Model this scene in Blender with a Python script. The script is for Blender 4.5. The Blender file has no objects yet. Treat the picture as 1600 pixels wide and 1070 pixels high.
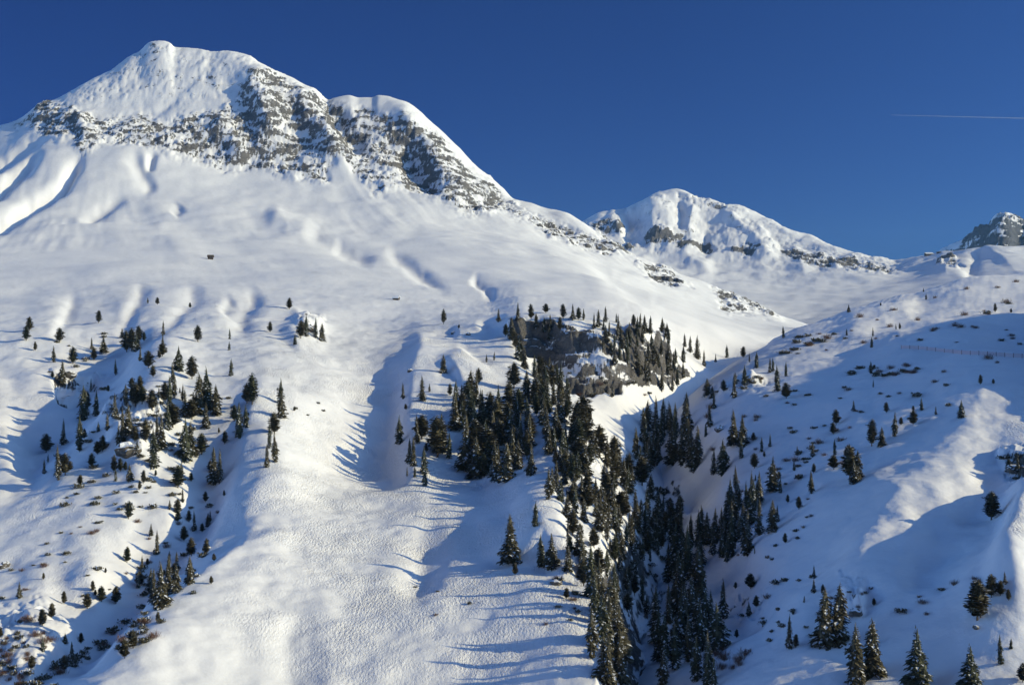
import bpy, math, random
import numpy as np
from mathutils import Vector
C = bpy.context.scene.collection
rnd = random.Random(7)
R = math.radians
F = 1900.0            # focal length in photo pixels (photo 1600 x 1070)
CU, CV = 800.0, 535.0

# ------------------------------------------------------------------ camera, sky, sun, exposure
cam = bpy.data.objects.new('camera', bpy.data.cameras.new('camera')); C.objects.link(cam)
cam.data.sensor_width = 36; cam.data.lens = 36 * F / 1600
cam.data.clip_start = 1; cam.data.clip_end = 120000
cam.location = (0, 0, 0); cam.rotation_euler = (R(90), 0, 0)
bpy.context.scene.camera = cam
SUN_EL, SUN_AZ = 20.0, 102.0       # azimuth clockwise from the view direction (+Y)
w = bpy.data.worlds.new("World"); bpy.context.scene.world = w; w.use_nodes = True
nt = w.node_tree; bg = nt.nodes['Background']
sky = nt.nodes.new('ShaderNodeTexSky'); sky.sky_type = 'NISHITA'; sky.sun_disc = False
sky.sun_elevation = R(SUN_EL); sky.sun_rotation = R(SUN_AZ)
sky.altitude = 2200; sky.air_density = 1.0; sky.dust_density = 0.0; sky.ozone_density = 3.0
# sky by sun angle: deep blue in view, brightened outside it to fill shade
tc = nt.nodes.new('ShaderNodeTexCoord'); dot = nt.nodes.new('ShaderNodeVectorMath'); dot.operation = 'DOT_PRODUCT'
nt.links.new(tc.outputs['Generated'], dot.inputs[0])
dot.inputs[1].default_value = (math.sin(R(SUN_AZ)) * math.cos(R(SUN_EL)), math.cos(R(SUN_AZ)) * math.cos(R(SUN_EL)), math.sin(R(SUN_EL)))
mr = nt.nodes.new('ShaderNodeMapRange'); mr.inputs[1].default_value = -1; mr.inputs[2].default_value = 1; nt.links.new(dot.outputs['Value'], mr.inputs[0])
sky_fill_ramp = nt.nodes.new('ShaderNodeValToRGB'); e_ = sky_fill_ramp.color_ramp.elements; e_[0].position = 0; e_[1].position = 1
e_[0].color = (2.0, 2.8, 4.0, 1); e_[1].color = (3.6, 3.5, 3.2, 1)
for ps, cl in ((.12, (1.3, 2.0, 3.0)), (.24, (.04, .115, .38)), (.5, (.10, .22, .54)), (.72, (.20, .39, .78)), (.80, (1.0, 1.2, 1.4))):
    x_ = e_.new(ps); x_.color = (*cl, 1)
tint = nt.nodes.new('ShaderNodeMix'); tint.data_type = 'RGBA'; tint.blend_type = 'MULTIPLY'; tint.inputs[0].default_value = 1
nt.links.new(mr.outputs[0], sky_fill_ramp.inputs[0]); nt.links.new(sky_fill_ramp.outputs[0], tint.inputs[7])
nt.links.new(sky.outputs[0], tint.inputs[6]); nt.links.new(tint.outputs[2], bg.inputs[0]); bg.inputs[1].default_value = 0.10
sl = bpy.data.lights.new('sun', 'SUN'); sl.energy = 4.0; sl.angle = R(0.53); sl.color = (1, .87, .52)
so = bpy.data.objects.new('sun', sl); C.objects.link(so)
sd = Vector((math.sin(R(SUN_AZ)) * math.cos(R(SUN_EL)), math.cos(R(SUN_AZ)) * math.cos(R(SUN_EL)), math.sin(R(SUN_EL))))
so.rotation_euler = sd.to_track_quat('Z', 'Y').to_euler(); so.location = sd * 3000
vs = bpy.context.scene.view_settings
vs.view_transform = 'Standard'; vs.look = 'None'; vs.gamma = 1; vs.use_curve_mapping = False; vs.exposure = 0.08

# ------------------------------------------------------------------ helpers
def tag(o, label=None, cat=None, group=None, kind=None):
    if label: o['label'] = label
    if cat: o['category'] = cat
    if group: o['group'] = group
    if kind: o['kind'] = kind
    return o
def link(name, me, mat=None, parent=None):
    o = bpy.data.objects.new(name, me); C.objects.link(o)
    if mat is not None and not me.materials: me.materials.append(mat)
    o.parent = parent
    return o
def mesh_np(name, V, Q, smooth=True):
    me = bpy.data.meshes.new(name)
    V = np.asarray(V, dtype=np.float32); Q = np.asarray(Q, dtype=np.int32)
    k = Q.shape[1]
    me.vertices.add(len(V)); me.vertices.foreach_set('co', V.ravel())
    me.loops.add(Q.size); me.loops.foreach_set('vertex_index', Q.ravel())
    me.polygons.add(len(Q)); me.polygons.foreach_set('loop_start', np.arange(0, Q.size, k, dtype=np.int32))
    me.polygons.foreach_set('loop_total', np.full(len(Q), k, dtype=np.int32))
    me.polygons.foreach_set('use_smooth', np.full(len(Q), smooth))
    me.update(calc_edges=True); me.validate()
    return me
def hash3(i, j, k, s):
    h = (i.astype(np.uint32) * np.uint32(374761393)) ^ (j.astype(np.uint32) * np.uint32(668265263)) ^ (k.astype(np.uint32) * np.uint32(2147483647 - 5381)) ^ np.uint32(s * 7919 + 13)
    h = (h ^ (h >> np.uint32(13))) * np.uint32(1274126177)
    h = (h ^ (h >> np.uint32(15))) * np.uint32(2246822519)
    h = h ^ (h >> np.uint32(16))
    return h
def noise3(x, y, z, s=0):
    """gradient noise, about -1..1"""
    xi = np.floor(x).astype(np.int64); yi = np.floor(y).astype(np.int64); zi = np.floor(z).astype(np.int64)
    fx, fy, fz = x - xi, y - yi, z - zi
    fd = lambda t: t * t * t * (t * (t * 6 - 15) + 10)
    ux, uy, uz = fd(fx), fd(fy), fd(fz)
    out = 0
    for a in (0, 1):
        for b in (0, 1):
            for c in (0, 1):
                h = hash3(xi + a, yi + b, zi + c, s)
                gx = (h & np.uint32(1023)).astype(np.float64) / 511.5 - 1
                gy = ((h >> np.uint32(10)) & np.uint32(1023)).astype(np.float64) / 511.5 - 1
                gz = ((h >> np.uint32(20)) & np.uint32(1023)).astype(np.float64) / 511.5 - 1
                d = gx * (fx - a) + gy * (fy - b) + gz * (fz - c)
                wt = (ux if a else 1 - ux) * (uy if b else 1 - uy) * (uz if c else 1 - uz)
                out = out + wt * d
    return out * 1.5
def fbm(x, y, z, lam, octs, s=0, gain=.5, sx=1, sy=1, sz=1, ridged=False):
    out = 0; a = 1; t = 0
    for o in range(octs):
        n = noise3(x / lam * sx, y / lam * sy, z / lam * sz, s + o)
        if ridged: n = 1 - 2 * np.abs(n) 
        out = out + a * n; t += a
        a *= gain; lam /= 2.03
    return out
def pchip(xs, ys, x):
    xs = np.asarray(xs, float); ys = np.asarray(ys, float)
    h = np.diff(xs); d = np.diff(ys) / h
    m = np.zeros(len(xs))
    for i in range(1, len(xs) - 1):
        if d[i - 1] * d[i] > 0:
            w1 = 2 * h[i] + h[i - 1]; w2 = h[i] + 2 * h[i - 1]
            m[i] = (w1 + w2) / (w1 / d[i - 1] + w2 / d[i])
    m[0] = d[0]; m[-1] = d[-1]
    x = np.clip(x, xs[0], xs[-1])
    i = np.clip(np.searchsorted(xs, x) - 1, 0, len(xs) - 2)
    t = (x - xs[i]) / h[i]
    return ((2*t**3 - 3*t**2 + 1) * ys[i] + (t**3 - 2*t**2 + t) * h[i] * m[i] + (-2*t**3 + 3*t**2) * ys[i+1] + (t**3 - t**2) * h[i] * m[i+1])
def pchip_rows(T, Y, t):
    """Y: rows x cols, one cubic per column along the rows; t: sample positions"""
    n, m_ = Y.shape
    h = np.diff(T)[:, None]; d = np.diff(Y, axis=0) / h
    m = np.zeros_like(Y); m[0] = d[0]; m[-1] = d[-1]
    for i in range(1, n - 1):
        w1 = 2 * h[i] + h[i-1]; w2 = h[i] + 2 * h[i-1]
        ok = d[i-1] * d[i] > 1e-12
        a = np.where(ok, d[i-1], 1); b = np.where(ok, d[i], 1)
        m[i] = np.where(ok, (w1 + w2) / (w1 / a + w2 / b), 0)
    i = np.clip(np.searchsorted(T, t, side='right') - 1, 0, n - 2)
    s = ((t - T[i]) / np.diff(T)[i])[:, None]; H = np.diff(T)[i][:, None]
    return ((2*s**3 - 3*s**2 + 1) * Y[i] + (s**3 - 2*s**2 + s) * H * m[i] + (-2*s**3 + 3*s**2) * Y[i+1] + (s**3 - s**2) * H * m[i+1])
def poly_sd(U, V, P):
    """signed distance in map units to polygon, positive inside"""
    P = np.asarray(P, float); best = np.full(U.shape, 1e9); ins = np.zeros(U.shape, bool)
    for a, b in zip(P, np.roll(P, -1, axis=0)):
        e = b - a; t = np.clip(((U - a[0]) * e[0] + (V - a[1]) * e[1]) / (e @ e), 0, 1)
        best = np.minimum(best, np.hypot(U - a[0] - t * e[0], V - a[1] - t * e[1]))
        if a[1] != b[1]:
            c = ((a[1] > V) != (b[1] > V)) & (U < (b[0] - a[0]) * (V - a[1]) / (b[1] - a[1]) + a[0])
            ins ^= c
    return np.where(ins, best, -best)
def line_sd(U, V, P):
    """distance to a polyline listed downhill, the sign is + on its right-hand side as seen from the valley; also taper at the ends"""
    P = np.asarray(P, float); n = len(P) - 1; D = []; S = []; A = []
    for k in range(n):
        a, b = P[k], P[k+1]; e = b - a
        t = np.clip(((U - a[0]) * e[0] + (V - a[1]) * e[1]) / (e @ e), 0, 1)
        d = np.hypot(U - a[0] - t * e[0], V - a[1] - t * e[1])
        cr = e[0] * (V - a[1]) - e[1] * (U - a[0])
        D.append(d); S.append(-cr / (np.hypot(*e) * np.maximum(d, 1e-3))); A.append((k + t) / n)
    D = np.array(D); best = D.min(0); W = np.exp(-(D - best) / (2 + .25 * best)); W /= W.sum(0)
    return (W * D).sum(0), (W * np.array(S)).sum(0), (W * np.array(A)).sum(0)
def smooth(a, b, x):
    t = np.clip((x - a) / (b - a), 0, 1); return t * t * (3 - 2 * t)

# ------------------------------------------------------------------ materials
def new_mat(name):
    m = bpy.data.materials.new(name); m.use_nodes = True
    n = m.node_tree.nodes; return m, n, m.node_tree.links, n['Principled BSDF']
def terrain_mat(name, rock_a, rock_b, bump=1.0, grain=1.0):
    m, n, l, p = new_mat(name)
    geo = n.new('ShaderNodeNewGeometry')
    at = n.new('ShaderNodeAttribute'); at.attribute_name = 'rock'
    tr = n.new('ShaderNodeAttribute'); tr.attribute_name = 'tracks'
    def tex(scale, detail, rough=.6, vec=None, kind='ShaderNodeTexNoise'):
        t = n.new(kind); t.inputs['Scale'].default_value = scale
        if 'Detail' in t.inputs: t.inputs['Detail'].default_value = detail
        if 'Roughness' in t.inputs: t.inputs['Roughness'].default_value = rough
        l.new(vec or geo.outputs['Position'], t.inputs['Vector']); return t
    def math_(op, a, b=None):
        x = n.new('ShaderNodeMath'); x.operation = op
        for i, v in enumerate((a, b)):
            if v is None: continue
            if isinstance(v, (int, float)): x.inputs[i].default_value = v
            else: l.new(v, x.inputs[i])
        return x.outputs[0]
    # rock / snow split with a fine ragged edge
    e1 = tex(.22 * grain, 6, .7)
    k = math_('ADD', at.outputs['Fac'], math_('MULTIPLY', math_('SUBTRACT', e1.outputs[0], .5), 1.7))
    ramp = n.new('ShaderNodeMapRange'); ramp.inputs[1].default_value = .42; ramp.inputs[2].default_value = .58
    l.new(k, ramp.inputs[0])
    # rock colour
    mp = n.new('ShaderNodeMapping'); mp.inputs['Scale'].default_value = (.6, .6, 2.2); l.new(geo.outputs['Position'], mp.inputs[0])
    r1 = tex(.09 * grain, 7, .7, mp.outputs[0]); cr = n.new('ShaderNodeValToRGB')
    cr.color_ramp.elements[0].position = .3; cr.color_ramp.elements[0].color = (*rock_a, 1)
    cr.color_ramp.elements[1].position = .7; cr.color_ramp.elements[1].color = (*rock_b, 1)
    l.new(r1.outputs[0], cr.inputs[0])
    # snow colour, barely varied
    s1 = tex(.02, 4); sr = n.new('ShaderNodeValToRGB')
    sr.color_ramp.elements[0].position = .35; sr.color_ramp.elements[0].color = (.84, .845, .86, 1)
    sr.color_ramp.elements[1].position = .65; sr.color_ramp.elements[1].color = (.90, .90, .91, 1)
    l.new(s1.outputs[0], sr.inputs[0])
    mix = n.new('ShaderNodeMix'); mix.data_type = 'RGBA'
    l.new(ramp.outputs[0], mix.inputs[0]); l.new(sr.outputs[0], mix.inputs[6]); l.new(cr.outputs[0], mix.inputs[7])
    l.new(mix.outputs[2], p.inputs['Base Color']); p.inputs['Roughness'].default_value = .75
    p.inputs['Specular IOR Level'].default_value = .25
    # bumps: snow ripples, ski tracks and sluffs, rock grain (metres)
    mp2 = n.new('ShaderNodeMapping'); mp2.inputs['Scale'].default_value = (1.0, .45, .45); l.new(geo.outputs['Position'], mp2.inputs[0])
    t1 = tex(1.5, 3, .65, mp2.outputs[0]); t4 = tex(.035, 3, .6)
    t2 = tex(.16, 5, .55)
    t3 = tex(.5 * grain, 6, .7)
    h = math_('MULTIPLY', math_('MULTIPLY', math_('MULTIPLY', t1.outputs[0], .95), tr.outputs['Fac']), math_('MAXIMUM', math_('MULTIPLY', math_('SUBTRACT', t4.outputs[0], .36), 5.0), .12))
    h = math_('ADD', h, math_('MULTIPLY', t2.outputs[0], .55 * bump))
    h = math_('ADD', h, math_('MULTIPLY', math_('MULTIPLY', t3.outputs[0], 3.5 / grain), ramp.outputs[0]))
    b = n.new('ShaderNodeBump'); b.inputs['Distance'].default_value = 1.0; b.inputs['Strength'].default_value = 1.0
    l.new(h, b.inputs['Height']); l.new(b.outputs[0], p.inputs['Normal'])
    return m
M = {}
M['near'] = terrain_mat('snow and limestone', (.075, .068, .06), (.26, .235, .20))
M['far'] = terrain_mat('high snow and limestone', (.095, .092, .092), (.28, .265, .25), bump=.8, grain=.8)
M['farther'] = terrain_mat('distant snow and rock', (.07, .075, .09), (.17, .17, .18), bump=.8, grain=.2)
def plain(name, col, rough=.8, var=None, scale=3):
    m, n, l, p = new_mat(name)
    p.inputs['Roughness'].default_value = rough; p.inputs['Base Color'].default_value = (*col, 1); p.inputs['Specular IOR Level'].default_value = .2
    if var:
        t = n.new('ShaderNodeTexNoise'); t.inputs['Scale'].default_value = scale; t.inputs['Detail'].default_value = 4
        g = n.new('ShaderNodeNewGeometry'); l.new(g.outputs['Position'], t.inputs['Vector'])
        r = n.new('ShaderNodeValToRGB'); r.color_ramp.elements[0].position = .35; r.color_ramp.elements[1].position = .65
        r.color_ramp.elements[0].color = (*col, 1); r.color_ramp.elements[1].color = (*var, 1)
        l.new(t.outputs[0], r.inputs[0]); l.new(r.outputs[0], p.inputs['Base Color'])
    return m
M['needles'] = plain('dark conifer needles', (.045, .058, .040), .8, (.12, .12, .075), 1.3)
M['needles2'] = plain('brownish conifer needles', (.058, .058, .040), .8, (.15, .13, .08), 1.3)
M['frost'] = plain('snow caught on branches', (.80, .83, .88), .8)
M['bark'] = plain('grey brown bark', (.07, .05, .035), .9, (.14, .11, .08), 4)
M['twig'] = plain('reddish bare twigs', (.12, .060, .040), .9, (.22, .14, .10), 2)
M['wood'] = plain('weathered dark timber', (.06, .045, .035), .85, (.11, .085, .065), 2)
M['snow'] = plain('roof snow', (.84, .86, .89), .7)
M['post'] = plain('fence post', (.16, .10, .10), .7)
M['stone'] = plain('pale render wall', (.45, .43, .40), .85, (.55, .52, .48), 1)
M['glass'] = plain('dark window', (.03, .04, .05), .2)

# ------------------------------------------------------------------ terrain sheets
def sheet(name, rows, us, dv, mat, strokes=(), rocks=(), tracks=(), noise=(), terrace=None, seed=0, rock_amp=6.0, bench=22., sharp=2.0, runnel=0):
    """rows: contour lines [(u, v, Y), ...] from near to far, laid out as the photo shows them and put at their true distance"""
    us = np.asarray(us, float)
    RV = np.array([pchip([p[0] for p in r], [p[1] for p in r], us) for r in rows])
    RY = np.array([np.log(pchip([p[0] for p in r], [p[2] for p in r], us)) for r in rows])
    ts = [0.]; T = np.arange(len(rows), dtype=float)
    for k in range(len(rows) - 1):
        vis = np.abs(np.diff(RV[k:k+2], axis=0))[0]
        n = max(4, int(np.percentile(vis, 70) / dv))
        ts += list(k + np.arange(1, n + 1) / n)
    ts = np.array(ts)
    V = pchip_rows(T, RV, ts); Y = np.exp(pchip_rows(T, RY, ts))
    U = np.broadcast_to(us, V.shape)
    X = (U - CU) / F * Y; Z = (CV - V) / F * Y
    nr, nc = V.shape
    s = seed
    # spurs (+) and gullies (-)
    for P, h, wl, wr in strokes:
        d, sg, par = line_sd(U, V, P)
        wig = 1 + .35 * noise3(U / 60., V / 60., U * 0 + s + len(P), 3)
        wd = (.5 * (wl + wr) + .5 * (wr - wl) * sg) * wig
        ends = smooth(0, .3, par) * (1 - smooth(.7, 1, par))
        Z = Z + h * ends * np.exp(-(d / wd) ** sharp)
    # rolling relief
    for lam, amp, octs, (y0, y1) in noise:
        a = amp * smooth(y0[0], y0[1], Y) * (1 - smooth(y1[0], y1[1], Y))
        if a.max() > 0: Z = Z + a * fbm(X, Y, Z * 0, lam, octs, s + 11)
    if runnel:
        a = runnel * smooth(1000, 1700, Y)
        qn = X + .32 * Y 
        Z = Z + a * (fbm(qn, Y / 10, X * 0, 42, 3, s + 82, .6)) * smooth(-.4, .5, noise3(X / 300, Y / 300, X * 0, s + 83))
    # rock zones
    mask = np.zeros(V.shape)
    for P, soft, st in rocks:
        sdv = poly_sd(U, V, P) + soft * .9 * fbm(U, V, U * 0 + 5, soft * 3.2, 3, s + 31)
        mask = np.maximum(mask, smooth(-soft, soft * .7, sdv) * st)
    if mask.max() > 0:
        px = Y / F
        lam = rock_amp * 9
        # buttresses and gullies, then ledges
        br = fbm(X, Y * .6, Z, lam, 7, s + 41, .66, 1, 1, .6)
        wx = noise3(X / 60, Y / 60, Z / 60, s + 53)
        q = (Z + .16 * X + rock_amp * 1.6 * br + 8 * wx) / bench
        fr = q - np.floor(q); st = smooth(.3, .8, fr) - fr
        q2 = q * 2.7 + 2 * noise3(X / 35, Y / 35, Z / 35, s + 52); f2 = q2 - np.floor(q2)
        st2 = smooth(.3, .8, f2) - f2
        pat = smooth(-.5, .4, noise3(X / (bench * 5), Y / (bench * 5), Z / (bench * 3), s + 54))
        Z = Z + mask * (rock_amp * 1.15 * br + bench * pat * (.5 * st + .25 * st2))
    Vt = np.stack([X, Y, Z], -1).reshape(-1, 3)
    idx = np.arange(nr * nc).reshape(nr, nc)
    Q = np.stack([idx[:-1, :-1], idx[:-1, 1:], idx[1:, 1:], idx[1:, :-1]], -1).reshape(-1, 4)
    me = mesh_np(name, Vt, Q)
    me.materials.append(mat)
    # slope of the finished surface decides where snow can lie
    P3 = Vt.reshape(nr, nc, 3)
    du = np.gradient(P3, axis=1); dw = np.gradient(P3, axis=0)
    N = np.cross(du, dw); N /= np.linalg.norm(N, axis=-1, keepdims=True) + 1e-9
    nz = np.abs(N[..., 2])
    steep = 1 - smooth(.55, .93, nz)
    nf = fbm(X, Y, Z, bench * 1.8, 6, s + 61, .75, .6, .6, 1.8)
    rockv = mask * (-.08 + .34 * mask + .44 * steep + .62 * nf)
    at = me.attributes.new('rock', 'FLOAT', 'POINT'); at.data.foreach_set('value', rockv.ravel().astype(np.float32))
    tm = np.zeros(V.shape)
    for P, soft, st in tracks:
        tm = np.maximum(tm, smooth(-soft, soft, poly_sd(U, V, P)) * st)
    tm *= .75 + .5 * noise3(X / 60, Y / 60, Z * 0, s + 71)
    at = me.attributes.new('tracks', 'FLOAT', 'POINT'); at.data.foreach_set('value', np.clip(tm, 0, 1).ravel().astype(np.float32))
    o = bpy.data.objects.new(name, me); C.objects.link(o); o['kind'] = 'structure'
    return o

def urange(a, b, c, d, fine, coarse):
    """columns: coarse outside b..c"""
    return np.unique(np.concatenate([np.arange(a, b, coarse), np.arange(b, c, fine), np.arange(c, d + coarse, coarse)]))

SIL_A = [(-500,420,2700),(-300,330,2750),(-120,250,2780),(0,197,2800),(30,186,2800),(60,164,2810),(85,156,2830),(100,147,2850),(130,130,2880),(170,110,2920),(203,88,2960),(218,80,2980),(234,67,3000),(250,64,3000),(264,67,3000),(275,76,2990),(292,75,2980),(312,75,2970),(330,79,2960),(352,79,2940),(375,81,2930),(388,85,2920),(405,98,2900),(430,111,2880),(455,120,2870),(470,128,2860),(490,141,2850),(512,157,2850),(522,152,2840),(545,149,2830),(562,153,2820),(580,153,2810),(592,149,2800),(606,150,2790),(625,159,2770),(645,171,2740),(668,189,2710),(690,206,2680),(712,226,2650),(735,252,2600),(760,276,2550),(785,297,2500),(806,314,2450),(830,321,2420),(850,328,2400),(880,335,2330),(905,346,2280),(930,362,2230),(955,378,2190),(975,391,2160),(1000,402,2150),(1050,423,2140),(1100,440,2130),(1150,458,2120),(1200,482,2110),(1240,503,2100),(1300,520,2100),(1350,540,2100)]
def shift(row, dv, dY): return [(u, v + dv, Y + dY) for u, v, Y in row]
ROWS_A = [
 [(-500,1400,200),(500,1400,210),(900,1420,215),(1000,1600,220),(1350,2300,220)],
 [(-500,1070,300),(0,1070,290),(150,1070,268),(500,1070,282),(800,1070,278),(925,1080,270),(1000,1200,270),(1100,1340,310),(1350,1700,310)],
 [(-500,930,380),(0,900,370),(200,900,352),(340,882,356),(500,885,362),(700,880,362),(850,872,360),(920,880,358),(960,915,356),(1000,975,380),(1080,1100,380),(1350,1500,380)],
 [(-500,790,480),(0,760,470),(200,740,460),(400,735,455),(600,745,490),(800,740,480),(900,745,460),(960,785,452),(1020,850,450),(1080,930,450),(1350,1350,450)],
 [(-500,670,590),(0,640,580),(200,625,560),(400,620,550),(600,630,590),(800,620,570),(900,650,555),(960,700,560),(1020,735,570),(1100,820,570),(1350,1150,570)],
 [(-500,590,700),(0,560,690),(200,545,680),(400,540,670),(600,550,710),(800,545,690),(850,572,690),(900,597,664),(950,620,650),(1020,640,680),(1080,650,700),(1140,700,700),(1350,900,700)],
 [(-500,530,820),(0,500,820),(200,490,830),(400,490,830),(600,500,850),(760,495,800),(820,500,715),(900,502,708),(1000,514,724),(1060,552,770),(1110,577,830),(1170,567,950),(1230,562,1050),(1350,570,1200)],
 [(-500,490,1000),(0,470,1000),(200,462,1000),(400,462,1000),(600,470,1020),(760,480,950),(820,482,840),(900,485,840),(1000,503,880),(1060,541,930),(1110,562,1050),(1170,548,1250),(1230,532,1500),(1350,540,1500)],
 [(-500,440,1400),(0,405,1400),(200,405,1400),(330,406,1450),(500,415,1400),(700,430,1350),(800,432,1350),(900,442,1350),(1000,462,1350),(1100,500,1400),(1200,520,1550),(1280,512,1700),(1350,530,1700)],
 [(-500,400,1900),(0,352,1900),(200,355,1900),(400,360,1850),(600,380,1800),(750,388,1750),(850,404,1700),(950,432,1700),(1050,467,1750),(1150,497,1800),(1240,510,1850),(1350,525,1900)],
 [(-500,400,2300),(-100,290,2350),(0,258,2400),(100,228,2450),(200,228,2450),(300,250,2400),(400,272,2350),(500,286,2300),(600,296,2250),(700,328,2150),(800,362,2060),(900,397,2010),(1000,427,1990),(1100,460,1990),(1200,493,1990),(1280,515,1990),(1350,530,2000)],
 [(-500,410,2550),(-100,262,2600),(0,222,2640),(100,180,2660),(200,168,2680),(300,156,2700),(400,165,2650),(500,205,2560),(600,225,2500),(700,268,2400),(800,336,2240),(900,372,2140),(1000,414,2070),(1100,450,2060),(1200,487,2050),(1350,535,2060)],
 SIL_A, shift(SIL_A, 45, 260), shift(SIL_A, 330, 1300)]
STROKES_A = [  # polyline listed from top to foot, height in metres, half widths left / right
 # near spurs and gullies
 ([(700,515),(662,555),(650,600),(645,660),(650,740),(690,790)], 7.5, 26, 110),
 ([(610,570),(605,640),(600,720),(610,790)], -3, 90, 26),
 ([(870,600),(850,680),(845,760),(850,860),(840,900)], 8, 60, 90),
 ([(640,820),(670,860),(655,900),(625,940)], -3, 30, 26),
 ([(215,455),(200,520),(145,600),(95,655),(45,700),(-20,790)], -13, 90, 45),
 ([(270,470),(250,560),(230,640),(200,700),(170,740)], 7, 60, 60),
 ([(430,590),(405,640),(385,700),(365,770),(340,810)], 5, 26, 90),
 ([(345,640),(340,720),(300,790),(235,850),(165,930),(120,1000),(20,1070)], -12, 60, 55),
 ([(560,830),(460,850),(380,880),(320,925),(240,985),(130,1060),(40,1120)], 5, 26, 170),
 ([(0,640),(10,700),(5,760)], 4, 30, 30),
 ([(228,440),(215,470),(180,520)], -3, 10, 14), ([(318,448),(290,480),(240,530)], -3, 14, 14),
 ([(410,455),(385,480),(360,525)], -4, 18, 18), ([(478,488),(468,510),(445,535)], 5, 16, 30),
 ([(122,450),(105,485),(80,530)], -2, 9, 12), ([(365,462),(345,490)], -2.5, 9, 12),
 ([(735,555),(715,580),(700,600)], 4, 16, 40), ([(760,510),(730,520),(705,525)], 3, 14, 14),
 # long soft hollows above the shelf
 ([(340,318),(400,345),(470,362),(515,382),(560,398),(610,415)], -4, 14, 12),
 ([(518,378),(545,392),(590,408)], -4, 14, 11),
 ([(600,386),(625,405),(660,430),(705,458)], -5, 11, 10),
 ([(735,432),(750,446),(775,466)], -4, 8, 9),
 ([(410,330),(450,350),(500,365)], 8, 16, 16),
 ([(0,372),(120,360),(250,372),(380,400)], 7, 14, 20),
 # gullies below the left rock band
 ([(80,206),(50,222),(10,250),(-30,280)], -15, 9, 8), ([(70,228),(40,262),(0,296),(-30,320)], -20, 10, 9),
 ([(130,235),(118,262),(95,292),(50,318),(5,350),(-30,370)], -24, 11, 10),
 ([(200,232),(225,275),(245,300)], -8, 14, 9), ([(240,240),(232,270)], -10, 7, 7),
 ([(200,305),(160,330),(125,355)], -8, 12, 9), ([(285,322),(270,340)], -5, 10, 8),
 ([(300,125),(270,155),(240,180),(215,200)], -6, 10, 8),
 ([(390,90),(400,140),(420,190),(440,260)], 22, 22, 30), ([(470,130),(480,180),(520,230),(560,280)], 26, 20, 26),
 ([(340,180),(360,220),(380,270)], 16, 16, 22), ([(515,160),(535,200),(575,250)], -22, 16, 16),
 ([(600,155),(640,200),(690,270),(740,330)], 24, 18, 24), ([(620,230),(650,270),(690,310)], -18, 14, 16),
 ([(120,175),(130,205),(140,235)], 16, 14, 18),
 ([(700,300),(800,350),(900,420),(1000,480)], 5, 20, 40), ([(900,400),(960,440),(1020,475),(1080,510)], -5, 12, 12),
]
ROCKS_A = [
 ([(22,198),(58,170),(98,153),(125,178),(160,182),(215,180),(290,182),(352,168),(372,150),(385,112),(430,116),(470,134),(512,162),(535,168),(565,192),(600,195),(640,188),(700,228),(750,275),(806,320),(812,345),(780,332),(745,335),(700,322),(660,300),(620,285),(598,300),(560,275),(530,262),(500,285),(450,280),(400,262),(345,266),(290,250),(240,232),(165,222),(130,238),(110,215),(70,205)], 11, 1.0),
 ([(285,130),(320,112),(360,108),(390,120),(350,130),(310,138)], 10, .62),
 ([(150,120),(250,72),(380,85),(440,118),(380,150),(200,160),(120,160)], 20, .52),
 ([(548,165),(600,180),(650,200),(600,195),(560,185)], 6, .9),
 ([(235,70),(268,70),(262,84),(228,86)], 6, .7),
 ([(800,326),(850,345),(900,362),(950,372),(988,396),(962,398),(900,388),(860,374),(820,352)], 7, 1.0),
 ([(1000,412),(1040,413),(1078,446),(1050,448),(1015,432)], 7, 1.0),
 ([(1112,448),(1150,455),(1190,462),(1222,500),(1180,490),(1130,478)], 8, 1.0),
 ([(796,515),(830,500),(880,506),(930,520),(990,515),(1040,540),(1075,585),(1040,600),(985,600),(960,612),(905,615),(870,590),(905,578),(865,572),(830,552),(805,540)], 9, 1.12),
 ([(160,650),(200,640),(255,655),(250,700),(220,722),(175,705)], 14, .8),
 ([(850,640),(900,640),(960,720),(1010,760),(1010,830),(960,900),(900,900),(870,800)], 18, .62),
 ([(940,880),(1000,860),(1040,900),(1010,1100),(935,1100),(930,980)], 10, .85),
 ([(80,560),(120,560),(150,545),(160,575),(110,600),(90,590)], 8, .8),
 ([(462,498),(500,498),(510,525),(470,530)], 8, .7),
 ([(0,940),(60,930),(90,960),(60,1070),(-60,1070)], 22, .42),
]
TR_A = [([(330,470),(450,540),(560,500),(700,500),(800,560),(700,740),(830,800),(930,900),(940,1080),(560,1080),(350,1000),(420,860),(330,830),(400,700),(380,560)], 40, 1.0),
        ([(0,760),(70,760),(200,800),(120,930),(0,900)], 25, .45), ([(-100,380),(500,380),(760,480),(400,540),(0,700),(-100,700)], 40, .35)]
NOISE_A = [(160, 3.5, 3, ((300, 500), (2600, 2900))), (45, 1.5, 4, ((0, 1), (900, 1500))), (22, .9, 3, ((0, 1), (700, 1000))), (14, .35, 3, ((0, 1), (700, 1100))), (300, 7, 4, ((1500, 2000), (9000, 9999))), (60, 1.2, 3, ((1500, 2000), (9000, 9999)))]
mountain = sheet('mountain', ROWS_A, urange(-500, -30, 1280, 1350, 2.0, 8), 2.0, M['far'], STROKES_A, ROCKS_A, TR_A, NOISE_A, seed=3, rock_amp=8, bench=14, runnel=1.5)

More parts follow.
